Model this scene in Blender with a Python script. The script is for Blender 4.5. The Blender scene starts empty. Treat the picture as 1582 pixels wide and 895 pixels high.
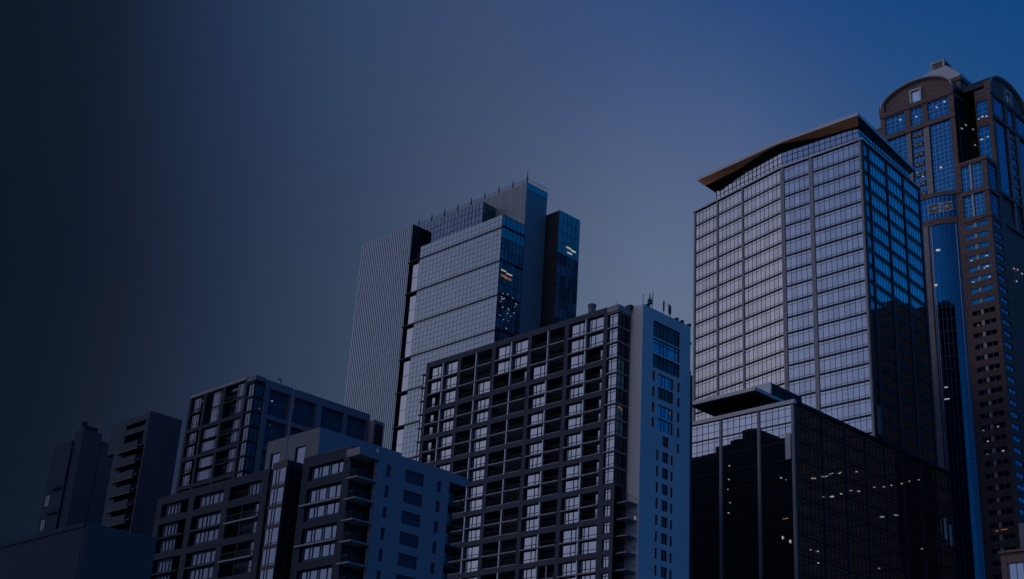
import bpy, math, random
from mathutils import Vector, Matrix
random.seed(7)
S = bpy.context.scene
COL = S.collection
rad = math.radians

# ------------------------------------------------------------------ camera
# World axes follow the street grid: +X and +Y are the two street directions.
cd = bpy.data.cameras.new("camera")
cd.sensor_width = 36.0
cd.lens = 36.0 * 2141.6 / 1582.0
cd.clip_start = 0.5
cd.clip_end = 9000
cam = bpy.data.objects.new("camera", cd)
COL.objects.link(cam)
HEAD = rad(-46.25)
right0 = Vector((math.cos(HEAD), -math.sin(HEAD), 0))      # level right
fwd0 = Vector((math.sin(HEAD), math.cos(HEAD), 0))         # level forward
PITCH, ROLL = rad(23.356), 0.0628
F = fwd0 * math.cos(PITCH) + Vector((0, 0, 1)) * math.sin(PITCH)
U0 = -fwd0 * math.sin(PITCH) + Vector((0, 0, 1)) * math.cos(PITCH)
R = right0 * math.cos(ROLL) + U0 * math.sin(ROLL)
U = -right0 * math.sin(ROLL) + U0 * math.cos(ROLL)
M = Matrix.Identity(4)
for i in range(3):
    M[i][0], M[i][1], M[i][2] = R[i], U[i], -F[i]
M.translation = Vector((0, 0, 1.7))
cam.matrix_world = M
S.camera = cam

# ------------------------------------------------------------------ sky at dusk
SUN_AZ, SUN_EL = rad(-128), rad(44)      # measured from the view heading, left negative
world = bpy.data.worlds.new("World")
S.world = world
world.use_nodes = True
nt = world.node_tree
nt.nodes.clear()
N = nt.nodes.new
Lk = nt.links.new


def mnode(tree, op, a, b=None):
    n = tree.nodes.new("ShaderNodeMath")
    n.operation = op
    for k, v in ((0, a), (1, b)):
        if v is None:
            continue
        if isinstance(v, (int, float)):
            n.inputs[k].default_value = v
        else:
            tree.links.new(v, n.inputs[k])
    return n.outputs[0]


tc = N("ShaderNodeTexCoord")


def vdot(vec):
    n = N("ShaderNodeVectorMath")
    n.operation = 'DOT_PRODUCT'
    Lk(tc.outputs['Generated'], n.inputs[0])
    n.inputs[1].default_value = vec
    return n.outputs['Value']


az = mnode(nt, 'ARCTAN2', vdot(right0), vdot(fwd0))
az01 = mnode(nt, 'ADD', mnode(nt, 'DIVIDE', az, 2 * math.pi), 0.5)
el = mnode(nt, 'ARCSINE', vdot((0, 0, 1)))


def ramp(stops):
    n = N("ShaderNodeValToRGB")
    e = n.color_ramp.elements
    while len(e) > 1:
        e.remove(e[-1])
    for i, (a, c) in enumerate(stops):
        p = a / 360.0 + 0.5
        if i == 0:
            e[0].position = p
            x = e[0]
        else:
            x = e.new(p)
        x.color = (*c, 1)
    Lk(az01, n.inputs[0])
    return n.outputs[0]


SKY_LOW = [(-180, (.04, .06, .12)), (-135, (.14, .16, .26)), (-108, (.175, .235, .42)), (-82, (.50, .47, .58)),
           (-60, (.24, .24, .31)), (-36, (.03, .036, .055)), (-23, (.0035, .0070, .0185)), (-19.7, (.0042, .0085, .0215)),
           (-16.4, (.0085, .0135, .030)), (-12.7, (.016, .027, .059)), (-7.6, (.034, .054, .100)), (-2.4, (.064, .088, .148)),
           (2, (.092, .125, .196)), (6, (.116, .160, .250)), (10, (.120, .163, .258)), (16, (.055, .110, .228)), (22, (.022, .085, .22)),
           (40, (.006, .11, .34)), (75, (.004, .125, .41)), (115, (.004, .12, .39)), (150, (.014, .08, .24)), (180, (.04, .06, .12))]
SKY_HIGH = [(-180, (.02, .045, .11)), (-135, (.06, .09, .20)), (-108, (.050, .105, .31)), (-82, (.125, .19, .40)),
            (-60, (.08, .11, .22)), (-36, (.011, .024, .055)), (-24, (.004, .0082, .0215)), (-19, (.009, .016, .034)),
            (-15, (.016, .034, .085)), (-9, (.028, .059, .140)), (-2, (.036, .068, .160)), (5, (.026, .065, .195)),
            (11, (.011, .056, .203)), (17, (.005, .054, .203)), (24, (.003, .053, .20)), (45, (.003, .075, .28)), (80, (.003, .092, .33)),
            (130, (.004, .075, .25)), (180, (.02, .045, .11))]
elf = N("ShaderNodeMapRange")
elf.interpolation_type = 'SMOOTHSTEP'
elf.inputs['From Min'].default_value = rad(20)
elf.inputs['From Max'].default_value = rad(39)
Lk(el, elf.inputs['Value'])
mx = N("ShaderNodeMix")
mx.data_type = 'RGBA'
Lk(elf.outputs[0], mx.inputs[0])
Lk(ramp(SKY_LOW), mx.inputs[6])
Lk(ramp(SKY_HIGH), mx.inputs[7])
nish = N("ShaderNodeTexSky")
nish.sky_type = 'NISHITA'
nish.sun_disc = False
nish.sun_elevation = SUN_EL
sunv = right0 * math.sin(SUN_AZ) + fwd0 * math.cos(SUN_AZ)
nish.sun_rotation = math.atan2(sunv.x, sunv.y)
bg1 = N("ShaderNodeBackground")
bg1.inputs[1].default_value = 1.0
Lk(mx.outputs[2], bg1.inputs[0])
bg2 = N("ShaderNodeBackground")
bg2.inputs[1].default_value = 0.0005
Lk(nish.outputs[0], bg2.inputs[0])
add = N("ShaderNodeAddShader")
Lk(bg1.outputs[0], add.inputs[0])
Lk(bg2.outputs[0], add.inputs[1])
wo = N("ShaderNodeOutputWorld")
Lk(add.outputs[0], wo.inputs[0])

sl = bpy.data.lights.new("sun", 'SUN')
sl.energy = 0.22
sl.angle = rad(14)
sl.color = (1.0, .91, .86)
so = bpy.data.objects.new("sun", sl)
COL.objects.link(so)
sv = sunv * math.cos(SUN_EL) + Vector((0, 0, math.sin(SUN_EL)))
so.rotation_euler = sv.to_track_quat('Z', 'Y').to_euler()

S.view_settings.view_transform = 'Standard'
S.view_settings.look = 'None'
S.view_settings.exposure = 0
S.view_settings.gamma = 1
S.render.engine = 'CYCLES'
S.cycles.max_bounces = 6
S.cycles.use_denoising = True


# ------------------------------------------------------------------ materials
def mat(name, col, rough=.7, metal=0.0, noise=.12, scale=.25, streak=0.0, spec=.3, island=0.0, bump=0.0):
    m = bpy.data.materials.new(name)
    m.use_nodes = True
    t = m.node_tree
    b = t.nodes["Principled BSDF"]
    b.inputs['Roughness'].default_value = rough
    b.inputs['Metallic'].default_value = metal
    b.inputs['Specular IOR Level'].default_value = spec
    geo = t.nodes.new("ShaderNodeNewGeometry")
    mp = t.nodes.new("ShaderNodeMapping")
    mp.inputs['Scale'].default_value = (1, 1, .15 if streak else 1)
    t.links.new(geo.outputs['Position'], mp.inputs[0])
    nz = t.nodes.new("ShaderNodeTexNoise")
    nz.inputs['Scale'].default_value = scale
    nz.inputs['Detail'].default_value = 6
    nz.inputs['Roughness'].default_value = .65
    t.links.new(mp.outputs[0], nz.inputs['Vector'])
    f = mnode(t, 'MULTIPLY_ADD', nz.outputs[0], 2 * noise)
    f.node.inputs[2].default_value = 1 - noise
    if island:
        g = mnode(t, 'MULTIPLY_ADD', geo.outputs['Random Per Island'], 2 * island)
        g.node.inputs[2].default_value = 1 - island
        f = mnode(t, 'MULTIPLY', f, g)
    vm = t.nodes.new("ShaderNodeVectorMath")
    vm.operation = 'SCALE'
    vm.inputs[0].default_value = col
    t.links.new(f, vm.inputs['Scale'])
    t.links.new(vm.outputs[0], b.inputs['Base Color'])
    if bump:
        bp = t.nodes.new("ShaderNodeBump")
        bp.inputs['Strength'].default_value = bump
        bp.inputs['Distance'].default_value = .05
        n2 = t.nodes.new("ShaderNodeTexNoise")
        n2.inputs['Scale'].default_value = .35
        n2.inputs['Detail'].default_value = 2
        t.links.new(geo.outputs['Position'], n2.inputs['Vector'])
        t.links.new(n2.outputs[0], bp.inputs['Height'])
        t.links.new(bp.outputs[0], b.inputs['Normal'])
    return m


def brickmat(name, col, mortar, w=2.0, h=.75):
    m = mat(name, col, .75, 0, .18, .4)
    t = m.node_tree
    b = t.nodes["Principled BSDF"]
    src = b.inputs['Base Color'].links[0].from_socket
    geo = t.nodes.new("ShaderNodeNewGeometry")
    sp = t.nodes.new("ShaderNodeSeparateXYZ")
    t.links.new(geo.outputs['Position'], sp.inputs[0])
    sm = mnode(t, 'ADD', sp.outputs[0], sp.outputs[1])
    cb = t.nodes.new("ShaderNodeCombineXYZ")
    t.links.new(sm, cb.inputs[0])
    t.links.new(sp.outputs[2], cb.inputs[1])
    br = t.nodes.new("ShaderNodeTexBrick")
    br.inputs['Scale'].default_value = 1
    br.inputs['Brick Width'].default_value = w
    br.inputs['Row Height'].default_value = h
    br.inputs['Mortar Size'].default_value = .035
    br.inputs['Color1'].default_value = (1, 1, 1, 1)
    br.inputs['Color2'].default_value = (.78, .78, .78, 1)
    br.inputs['Mortar'].default_value = (mortar, mortar, mortar, 1)
    t.links.new(cb.outputs[0], br.inputs['Vector'])
    mxx = t.nodes.new("ShaderNodeMix")
    mxx.data_type = 'RGBA'
    mxx.blend_type = 'MULTIPLY'
    mxx.inputs[0].default_value = 1
    t.links.new(src, mxx.inputs[6])
    t.links.new(br.outputs[0], mxx.inputs[7])
    t.links.new(mxx.outputs[2], b.inputs['Base Color'])
    return m


def emat(name, col, st):
    m = bpy.data.materials.new(name)
    m.use_nodes = True
    b = m.node_tree.nodes["Principled BSDF"]
    b.inputs['Base Color'].default_value = (*col, 1)
    b.inputs['Emission Color'].default_value = (*col, 1)
    b.inputs['Emission Strength'].default_value = st
    return m


G_SILVER = mat("silver_glass", (.44, .48, .55), .03, 1, .05, .05, island=.09)
G_MIRROR = mat("bright_mirror_glass", (.9, .9, .92), .1, 1, .02, .1)
G_DIM = mat("dark_reflection_glass", (.06, .13, .20), .12, 0, .6, .12, island=.6, spec=.6)  # reflection of a dark building put into the glass colour
G_DUSK = mat("gloomy_glass", (.02, .03, .06), .1, 0, .3, .2, island=.5, spec=.4)
G_NAVY = mat("hazed_glass", (.12, .085, .075), .06, 1, .1, .2, island=.3)  # blacks lifted to navy, the left side's haze in the colour
G_SPAN = mat("painted_sky_glass", (.02, .50, .60), .2, 0, .1, .1, island=.08, spec=.6)  # sky reflection put into the base colour
G_DARKRES = mat("residential_glass", (.30, .35, .43), .05, 1, .05, .2, island=.10)
G_LEFT = mat("darkened_glass", (.068, .098, .175), .07, 1, .08, .2, island=.12)  # dark fade over the left side is put into this tint
G_FRONT = mat("dimmed_glass", (.105, .15, .24), .06, 1, .06, .2, island=.08)  # dimmed by colour to follow the dark fade leftwards
G_BOW = mat("deep_blue_glass", (.006, .165, .40), .03, 1, .05, .08, island=.06)
G_BLUE = mat("blue_tinted_glass", (.004, .19, .39), .03, 1, .05, .08, island=.06)
G_NIGHT = mat("dark_blue_glass", (.12, .26, .32), .05, 1, .2, .15, island=.25)
G_PANEL = mat("fritted_glass_panel", (.235, .305, .375), .22, .85, .04, .1, island=.03)
G_BLACK = mat("black_glass", (.012, .018, .03), .05, 0, .1, .2, spec=.5, island=.3)
MULL = mat("dark_mullion", (.020, .024, .034), .45, .3, .1)
MIRB = mat("dark_grey_cladding", (.066, .058, .060), .8, 0, .2, .1)
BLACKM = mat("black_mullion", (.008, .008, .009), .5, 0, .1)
JOINT = mat("grey_panel_joint", (.125, .15, .195), .6, .1, .1)
MULL_L = mat("pale_mullion", (.48, .52, .60), .4, .4, .1)
PIER = mat("grey_metal_pier", (.30, .31, .34), .5, .2, .1)
PIER_D = mat("shaded_metal_pier", (.038, .042, .052), .5, .2, .1)  # shaded copy of the grey metal pier, for right-hand faces
SLABEDGE = mat("pale_slab_edge", (.30, .31, .34), .7, 0, .12)
FRAME = mat("charcoal_panel", (.066, .073, .102), .8, 0, .15, .3, streak=1)
FRAME_L = mat("darkened_panel", (.030, .044, .066), .8, 0, .15, .3, streak=1)  # darkening of the left buildings is put into the colour
RECESS_L = mat("hazed_recess", (.050, .078, .125), .85, 0, .2)  # recess shade with the left side's navy haze in the colour
RECESS = mat("dark_recess", (.042, .044, .056), .8, 0, .2)  # shade inside balconies and slots is put into the colour
WHITE = mat("white_render", (.62, .63, .66), .85, 0, .24, .12, streak=1)
BLUEW = mat("pale_blue_render", (.28, .27, .32), .85, 0, .10, .2, streak=1)
LGREY = mat("light_grey_render", (.17, .19, .22), .8, 0, .1, .2, streak=1)
SIDEW = mat("lifted_side_shade", (.14, .10, .115), .85, 0, .15, .15, streak=1)  # lighter colour that lifts the shade on right-hand sides
GLOOM = mat("darkened_grey_render", (.048, .066, .100), .85, 0, .12, .15, streak=1)  # grey wall with the left side's dark fade in its colour
DUSK = mat("darkened_blue_render", (.012, .032, .068), .85, 0, .15, .15, streak=1)  # far-left darkness painted into the walls
SLATE = mat("slate_render", (.26, .21, .25), .85, 0, .1, .2, streak=1)
FIN = mat("pale_metal_fin", (.40, .48, .56), .5, .75, .06)
CORE = mat("grey_metal_cladding", (.25, .30, .35), .6, .2, .08, streak=1)
CORR = mat("corrugated_grey_metal", (.46, .51, .56), .5, .4, .1)
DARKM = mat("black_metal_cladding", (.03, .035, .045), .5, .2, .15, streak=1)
BRICK = brickmat("brown_granite", (.23, .155, .145), .5)
BRICK_L = brickmat("pale_granite", (.40, .35, .36), .6)
STONE = mat("pale_limestone", (.55, .54, .53), .7, 0, .15, .5)
ROOFM = mat("pale_standing_seam", (.45, .48, .52), .5, .3, .1)
COPPER = mat("copper_soffit", (.74, .32, .14), .5, 0, .1, .4)
SOFF = mat("soffit_shade", (.010, .009, .010), .7, 0, .2)  # near black, holding the underside shade in the colour
FASCIA = mat("grey_fascia", (.58, .59, .61), .5, .2, .08)
LAMPW = emat("white_lamp", (1, .86, .78), .34)
LAMPO = emat("orange_lamp", (1, .42, .14), .13)
ASPH = mat("asphalt", (.07, .07, .07), .9, 0, .2, .1)


# ------------------------------------------------------------------ mesh helpers
class MB:
    def __init__(self):
        self.v = []
        self.f = []

    def poly(self, pts):
        n = len(self.v)
        self.v += [tuple(p) for p in pts]
        self.f.append(tuple(range(n, n + len(pts))))

    def hexa(self, p):
        n = len(self.v)
        self.v += [tuple(q) for q in p]
        for f in ((0, 3, 2, 1), (4, 5, 6, 7), (0, 1, 5, 4), (1, 2, 6, 5), (2, 3, 7, 6), (3, 0, 4, 7)):
            self.f.append(tuple(n + i for i in f))

    def box(self, x0, x1, y0, y1, z0, z1):
        self.hexa([(x0, y0, z0), (x1, y0, z0), (x1, y1, z0), (x0, y1, z0),
                   (x0, y0, z1), (x1, y0, z1), (x1, y1, z1), (x0, y1, z1)])

    def prism(self, poly, z0, z1):
        n = len(self.v)
        k = len(poly)
        self.v += [(x, y, z0) for x, y in poly] + [(x, y, z1) for x, y in poly]
        self.f.append(tuple(range(n + k - 1, n - 1, -1)))
        self.f.append(tuple(range(n + k, n + 2 * k)))
        for i in range(k):
            j = (i + 1) % k
            self.f.append((n + i, n + j, n + k + j, n + k + i))

    def bar(self, a, b, w):
        a, b = Vector(a), Vector(b)
        d = (b - a).normalized()
        s = d.cross(Vector((0, 0, 1)))
        if s.length < 1e-3:
            s = Vector((1, 0, 0))
        s = s.normalized() * w / 2
        t = d.cross(s).normalized() * w / 2
        self.hexa([a - s - t, a + s - t, a + s + t, a - s + t, b - s - t, b + s - t, b + s + t, b - s + t])

    def cyl(self, x, y, z0, z1, r, r1=None, n=10):
        r1 = r if r1 is None else r1
        k = len(self.v)
        for zz, rr in ((z0, r), (z1, r1)):
            for i in range(n):
                a = 2 * math.pi * i / n
                self.v.append((x + rr * math.cos(a), y + rr * math.sin(a), zz))
        for i in range(n):
            j = (i + 1) % n
            self.f.append((k + i, k + j, k + n + j, k + n + i))
        self.f.append(tuple(k + i for i in range(n - 1, -1, -1)))
        self.f.append(tuple(k + n + i for i in range(n)))

    def build(self, name, m, parent=None, label=None, kind=None):
        if not self.v:
            return None
        off = Vector((0, 0, 0))
        p = parent
        while p is not None:
            off += p.location
            p = p.parent
        me = bpy.data.meshes.new(name)
        me.from_pydata([(x - off.x, y - off.y, z - off.z) for x, y, z in self.v], [], self.f)
        me.update()
        me.materials.append(m)
        o = bpy.data.objects.new(name, me)
        COL.objects.link(o)
        o.parent = parent
        if label:
            o['label'] = label
        if kind:
            o['kind'] = kind
        return o


class Fac:
    """A facade: s runs along it, d outward, z up."""

    def __init__(self, x, y, ux, uy):
        l = math.hypot(ux, uy)
        self.o = (x, y)
        self.u = (ux / l, uy / l)
        self.n = (uy / l, -ux / l)

    def P(self, s, d, z):
        return (self.o[0] + self.u[0] * s + self.n[0] * d, self.o[1] + self.u[1] * s + self.n[1] * d, z)

    def box(self, mb, s0, s1, d0, d1, z0, z1):
        P = self.P
        mb.hexa([P(s0, d1, z0), P(s1, d1, z0), P(s1, d0, z0), P(s0, d0, z0),
                 P(s0, d1, z1), P(s1, d1, z1), P(s1, d0, z1), P(s0, d0, z1)])

    def quad(self, mb, s0, s1, z0, z1, d, tilt=0.0):
        t = [random.uniform(-tilt, tilt) for _ in range(3)]
        P = self.P
        mb.poly([P(s0, d + t[0], z0), P(s1, d + t[1], z0), P(s1, d + t[1] + t[2], z1), P(s0, d + t[0] + t[2], z1)])

    def holes(self, mb, s0, s1, z0, z1, hs, depth=.35, d=0.0):
        """Wall skin with real openings; hs = [(s0, s1, z0, z1)]."""
        ss = sorted({s0, s1, *[h[0] for h in hs], *[h[1] for h in hs]})
        zz = sorted({z0, z1, *[h[2] for h in hs], *[h[3] for h in hs]})
        for i in range(len(ss) - 1):
            cs = (ss[i] + ss[i + 1]) / 2
            run = None
            for j in range(len(zz)):
                solid = False
                if j < len(zz) - 1:
                    cz = (zz[j] + zz[j + 1]) / 2
                    solid = not any(h[0] < cs < h[1] and h[2] < cz < h[3] for h in hs)
                if solid and run is None:
                    run = zz[j]
                if not solid and run is not None:
                    self.quad(mb, ss[i], ss[i + 1], run, zz[j], d)
                    run = None
        P = self.P
        for a, b, c, e in hs:
            for (p, q) in (((a, c), (b, c)), ((b, c), (b, e)), ((b, e), (a, e)), ((a, e), (a, c))):
                mb.poly([P(p[0], d, p[1]), P(q[0], d, q[1]), P(q[0], d - depth, q[1]), P(p[0], d - depth, p[1])])


def A(y):      # facade facing the viewer's left (-Y); s = X
    return Fac(0, y, 1, 0)


def B(x):      # facade facing the viewer's right (+X); s = Y
    return Fac(x, 0, 0, 1)


def thing(name, label, cat, loc, group=None):
    o = bpy.data.objects.new(name, None)
    COL.objects.link(o)
    o.location = loc
    o['label'] = label
    o['category'] = cat
    if group:
        o['group'] = group
    return o


def window(par, fc, s0, s1, z0, z1, d, g, fm, vs=(), hs=(), fw=.09, name='window', label=None, tilt=.004, rim=True):
    m = MB()
    fc.quad(m, s0, s1, z0, z1, d, tilt)
    w = m.build(name, g, par, label)
    m = MB()
    W, H = s1 - s0, z1 - z0
    a, b = d + .012, d + .09
    if rim:
        fc.box(m, s0, s0 + fw, a, b, z0, z1)
        fc.box(m, s1 - fw, s1, a, b, z0, z1)
        fc.box(m, s0 + fw, s1 - fw, a, b, z0, z0 + fw)
        fc.box(m, s0 + fw, s1 - fw, a, b, z1 - fw, z1)
    for v in vs:
        fc.box(m, s0 + W * v - fw / 2, s0 + W * v + fw / 2, a, b - .01, z0 + fw, z1 - fw)
    for h in hs:
        fc.box(m, s0 + fw, s1 - fw, a, b - .02, z0 + H * h - fw / 2, z0 + H * h + fw / 2)
    m.build('window_frame', fm, w)
    return w


def lights(par, fc, pts, m, name='ceiling_or_reflected_light', w=.5, h=.22, d=.14):
    for s, z in pts:
        b = MB()
        k = random.uniform(.6, 1.5)
        fc.box(b, s - w * k / 2, s + w * k / 2, d, d + .05, z - h / 2, z + h / 2)
        b.build(name, m, par)


# ------------------------------------------------------------------ ground
m = MB()
m.box(-3500, 3500, -3500, 3500, -1, 0)
g = m.build("ground", ASPH)
g['kind'] = 'structure'


# ------------------------------------------------------------------ glass office tower with the copper eaves
def curtain(par, fc, s_edges, z0, z1, floor, module, glass, mull, pier, band=.55, thin=.09, up=.75, dn=.95,
            pier_w=.62, bd=.10, bandtop=True, tilt=.006, pane_d=0.0):
    nf = int(round((z1 - z0) / floor))
    for k in range(len(s_edges) - 1):
        a, b = s_edges[k] + pier_w / 2, s_edges[k + 1] - pier_w / 2
        nm = max(1, int(round((b - a) / module)))
        gm, mm = MB(), MB()
        st = (b - a) / nm
        for f in range(nf):
            zt = z1 - f * floor
            for j in range(nm):
                fc.quad(gm, a + j * st, a + (j + 1) * st, zt - floor, zt, pane_d, tilt)
            if zt < z1 or bandtop:
                fc.box(mm, a, b, pane_d + .02, pane_d + bd, zt - band / 2, zt + band / 2)
            fc.box(mm, a, b, pane_d + .02, pane_d + .05, zt - dn - thin / 2, zt - dn + thin / 2)
            fc.box(mm, a, b, pane_d + .02, pane_d + .05, zt - floor + up - thin / 2, zt - floor + up + thin / 2)
        for j in range(nm + 1):
            s = min(max(a + j * st, a + .05), b - .05)
            fc.box(mm, s - .04, s + .04, pane_d + .021, pane_d + .06, z0, z1)
        w = gm.build('curtain_wall', glass, par)
        mm.build('mullion_grid', mull, w)
    for k, s in enumerate(s_edges):
        p = MB()
        fc.box(p, s - pier_w / 2, s + pier_w / 2, -.15, .26, z0, z1)
        fc.box(p, s - pier_w / 2 - .1, s - pier_w / 2, -.15, .17, z0, z1)
        fc.box(p, s + pier_w / 2, s + pier_w / 2 + .1, -.15, .17, z0, z1)
        p.build('pier', pier, par)


t = thing('glass_office_tower', 'tall silver glass office tower with flaring copper lined roof eaves', 'office tower', (-200, 305, 0))
TOP = 189.4
c0, c1, c2, c3 = (-230.0, 293.37), (-194.3, 286.5), (-169.0, 286.5), (-171.53, 320.9)  # tower scaled up about the camera, corners and heights already multiplied out
f1 = Fac(*c0, c1[0] - c0[0], c1[1] - c0[1])
f2 = Fac(*c1, 1, 0)
f3 = Fac(*c2, c3[0] - c2[0], c3[1] - c2[1])
L1 = math.hypot(c1[0] - c0[0], c1[1] - c0[1])
L3 = math.hypot(c3[0] - c2[0], c3[1] - c2[1])
m = MB()
m.prism([(c0[0] + .6, c0[1] + .7), (c1[0], c1[1] + .5), (c2[0] - .6, c2[1] + .5), (c3[0] - .6, c3[1]), (-228, 325)], 0, TOP - .3)
m.build('tower_core', RECESS, t)
curtain(t, f1, [.35, 10.2, 20.75, L1], 5, TOP, 4.5, 1.62, G_SILVER, MULL, PIER)
curtain(t, f2, [9.8, 24.98], 5, TOP, 4.5, 1.68, G_SILVER, MULL, PIER)
curtain(t, Fac(*c1, 1, 0), [.55, 9.25], 5, TOP, 4.5, 1.62, G_SILVER, MULL, PIER, pier_w=.5)
curtain(t, f3, [.32, 3.7, 14.0, 23.8, L3 - .5], 5, TOP, 4.5, 1.62, G_SILVER, BLACKM, PIER_D, band=1.0, pier_w=.95)  # shaded side drawn with darker copies of pier and mullion
m = MB()
for fc, a, b in ((f1, 0, L1), (f2, 0, 25.3), (f3, -.3, L3)):
    fc.box(m, a, b, -.4, .55, TOP + .05, TOP + .55)
m.build('cornice', FASCIA, t)
# set-back glass crown
ph = [(-221.8, 293.3), (-195.4, 288.45), (-171.6, 289.7), (-174.4, 321.4), (-221.0, 322)]
m = MB()
m.prism([(-221.2, 293.9), (-195.3, 289.1), (-172.2, 290.3), (-175.0, 321.0), (-220.6, 321.5)], TOP - .2, 195.5)
m.build('penthouse_core', RECESS, t)
for i in range(3):
    p, q = ph[i], ph[i + 1]
    fc = Fac(*p, q[0] - p[0], q[1] - p[1])
    ln = math.hypot(q[0] - p[0], q[1] - p[1])
    n = int(ln / 1.65)
    gm, mm = MB(), MB()
    for j in range(n):
        for za, zb in ((TOP, 192.6), (192.6, 195.55)):
            fc.quad(gm, ln * j / n, ln * (j + 1) / n, za, zb, 0, .006)
        fc.box(mm, ln * j / n - .05, ln * j / n + .05, .02, .12, TOP, 195.55)
    for z in (191.4, 192.5, 194.3):
        fc.box(mm, 0, ln, .021, .10, z - .05, z + .05)
    w = gm.build('penthouse_glass', G_SILVER, t)
    mm.build('mullion_grid', MULL, w)
T1, T2, T3, T4 = (-226.1, 289.6), (-194.3, 286.3), (-169.8, 286.9), (-174.0, 323.4)
T5 = (-228, 326)
I = [(-223.92, 290.68, 195.7), (-219.88, 290.46, 195.95), (-211.39, 289.97, 196.5), (-199.7, 287.0, 197.25), (-194.55, 286.62, 197.42), (-182.79, 288.69, 196.4), (-171.22, 289.08, 195.65)]
P = [(-221.8, 293.28), (-218.6, 292.7), (-210.6, 291.25), (-200.8, 289.45), (-195.4, 288.44), (-183.2, 289.1), (-171.6, 289.69), (-174.4, 321.4)]
O = [T1, (-219.0, 288.86), (-210.4, 287.97), (-199.5, 286.64), T2, (-182.0, 286.6), T3, T4, T5]
ZO, ZI = 197.6, 195.6
m = MB()
for i in range(6):
    m.poly([(*O[i], ZO), I[i], I[i + 1], (*O[i + 1], ZO)])
m.build('copper_soffit', COPPER, t)
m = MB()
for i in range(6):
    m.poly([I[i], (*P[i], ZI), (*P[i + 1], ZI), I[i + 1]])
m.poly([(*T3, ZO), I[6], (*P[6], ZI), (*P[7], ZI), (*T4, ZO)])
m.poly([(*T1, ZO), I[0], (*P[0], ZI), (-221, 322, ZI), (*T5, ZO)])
m.build('shaded_soffit', SOFF, t)  # shade under the eaves painted as black soffit sheets
m = MB()
m.prism(O, ZO + .005, ZO + 1.0)
m.build('roof_canopy', FASCIA, t)
m = MB()
f3.box(m, .9, 2.6, .3, .6, 108, 115.5)
m.build('reflection_panel', LGREY, t)  # pale panel painting a bright reflection in the glass

# ------------------------------------------------------------------ lower black glass block in front of it
t = thing('lower_glass_block', 'lower black mirror glass block with a flat canopy on its roof', 'office block', (-175, 268, 0))
TOP = 99.6
fa, fb = A(236.65), B(-158.6)  # block enlarged about the camera so it stands farther back
m = MB()
m.box(-198, -159.2, 237.2, 301, 0, TOP - .2)
m.build('tower_core', RECESS, t)
curtain(t, fa, [-197.5, -187.9, -177.8, -167.7, -159.0], TOP - 96.0, TOP, 4.0, 1.65, G_SILVER, BLACKM, PIER, band=.3, up=1.5, dn=.8, pier_w=.55)
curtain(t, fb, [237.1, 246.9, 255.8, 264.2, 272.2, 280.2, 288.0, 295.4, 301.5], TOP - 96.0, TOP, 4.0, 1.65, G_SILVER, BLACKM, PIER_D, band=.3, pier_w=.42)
m = MB()
fa.box(m, -198, -158.3, -.5, .5, TOP + .02, TOP + .9)
m.build('cornice', FASCIA, t)
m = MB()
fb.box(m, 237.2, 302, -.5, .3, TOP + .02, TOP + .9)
m.build('shaded_cornice', BLACKM, t)  # black copy of the cornice, shade put into its colour
m = MB()
m.box(-185.0, -167.2, 234.8, 252, 103.9, 104.7)
m.build('roof_canopy', FASCIA, t)
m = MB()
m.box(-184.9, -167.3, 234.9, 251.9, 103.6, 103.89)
m.build('shaded_soffit', SOFF, t)
m = MB()
for k in range(6):
    A(240.6).quad(m, -179.4 + k * 1.5, -177.9 + k * 1.5, TOP + .5, 103.58, 0, .005)
w = m.build('penthouse_glass', G_SILVER, t)
m = MB()
for k in range(7):
    A(240.6).box(m, -179.45 + k * 1.5, -179.35 + k * 1.5, .01, .1, TOP + .5, 103.58)
A(240.6).box(m, -179.4, -170.4, .011, .09, 102.4, 102.5)
m.build('mullion_grid', MULL, w)
m = MB()
m.box(-170.3, -167.9, 240.6, 251, TOP - .2, 103.58)
m.build('penthouse_core', RECESS, t)
m = MB()
m.box(-182, -179.6, 240.9, 251, TOP - .2, 103.58)
m.build('penthouse_core', RECESS, t)
m = MB()
m.box(-172.0, -167.0, 240.3, 240.7, 104.71, 107.3)
m.build('plant_screen', FASCIA, t)
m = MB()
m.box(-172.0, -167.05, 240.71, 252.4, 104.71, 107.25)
m.build('plant_room', DARKM, t)  # dark box carries the screen's shaded side in its colour
m = MB()
fa.box(m, -160.7, -159.4, .3, .55, 87.5, 93.2)
m.build('reflection_panel', FASCIA, t)  # gap of bright reflection painted as a pale panel
m = MB()
fb.box(m, 297.3, 298.3, .3, .5, 83, 88)
m.build('reflection_panel', FASCIA, t)  # pale sliver standing for a reflection, as is the next
m = MB()
fb.box(m, 299.6, 300.5, .3, .5, 82, 87)
m.build('reflection_panel', FASCIA, t)
lights(t, fb, [(242.7, 84.7), (243.6, 84.9), (246.6, 86), (247.4, 86.2), (248.2, 86.5), (249.6, 87.3), (250.3, 87.6), (253.1, 88.3), (253.6, 88.6), (260.2, 90.4)], LAMPW, w=.32, h=.18)  # glowing spots painting other buildings' lights reflected in the glass
lights(t, fb, [(246.9, 81.6), (249.6, 82.3), (250.2, 82.5), (253.4, 83.8), (257.6, 85.5), (260.7, 86.1), (267.2, 88.5), (271.4, 89.6), (274.6, 90.7), (279.3, 92.2), (282.7, 93.6), (287.2, 95.0)], LAMPW, w=.5, h=.2)  # second rising row of painted light reflections
lights(t, fb, [(269.6, 82.3), (270.4, 82.5), (275.6, 84.0), (276.6, 84.2), (241.3, 69.2), (243.8, 69.4), (267.6, 70.4), (286.7, 78.6), (243.9, 67.0)], LAMPW, w=.35, h=.2)
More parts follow.
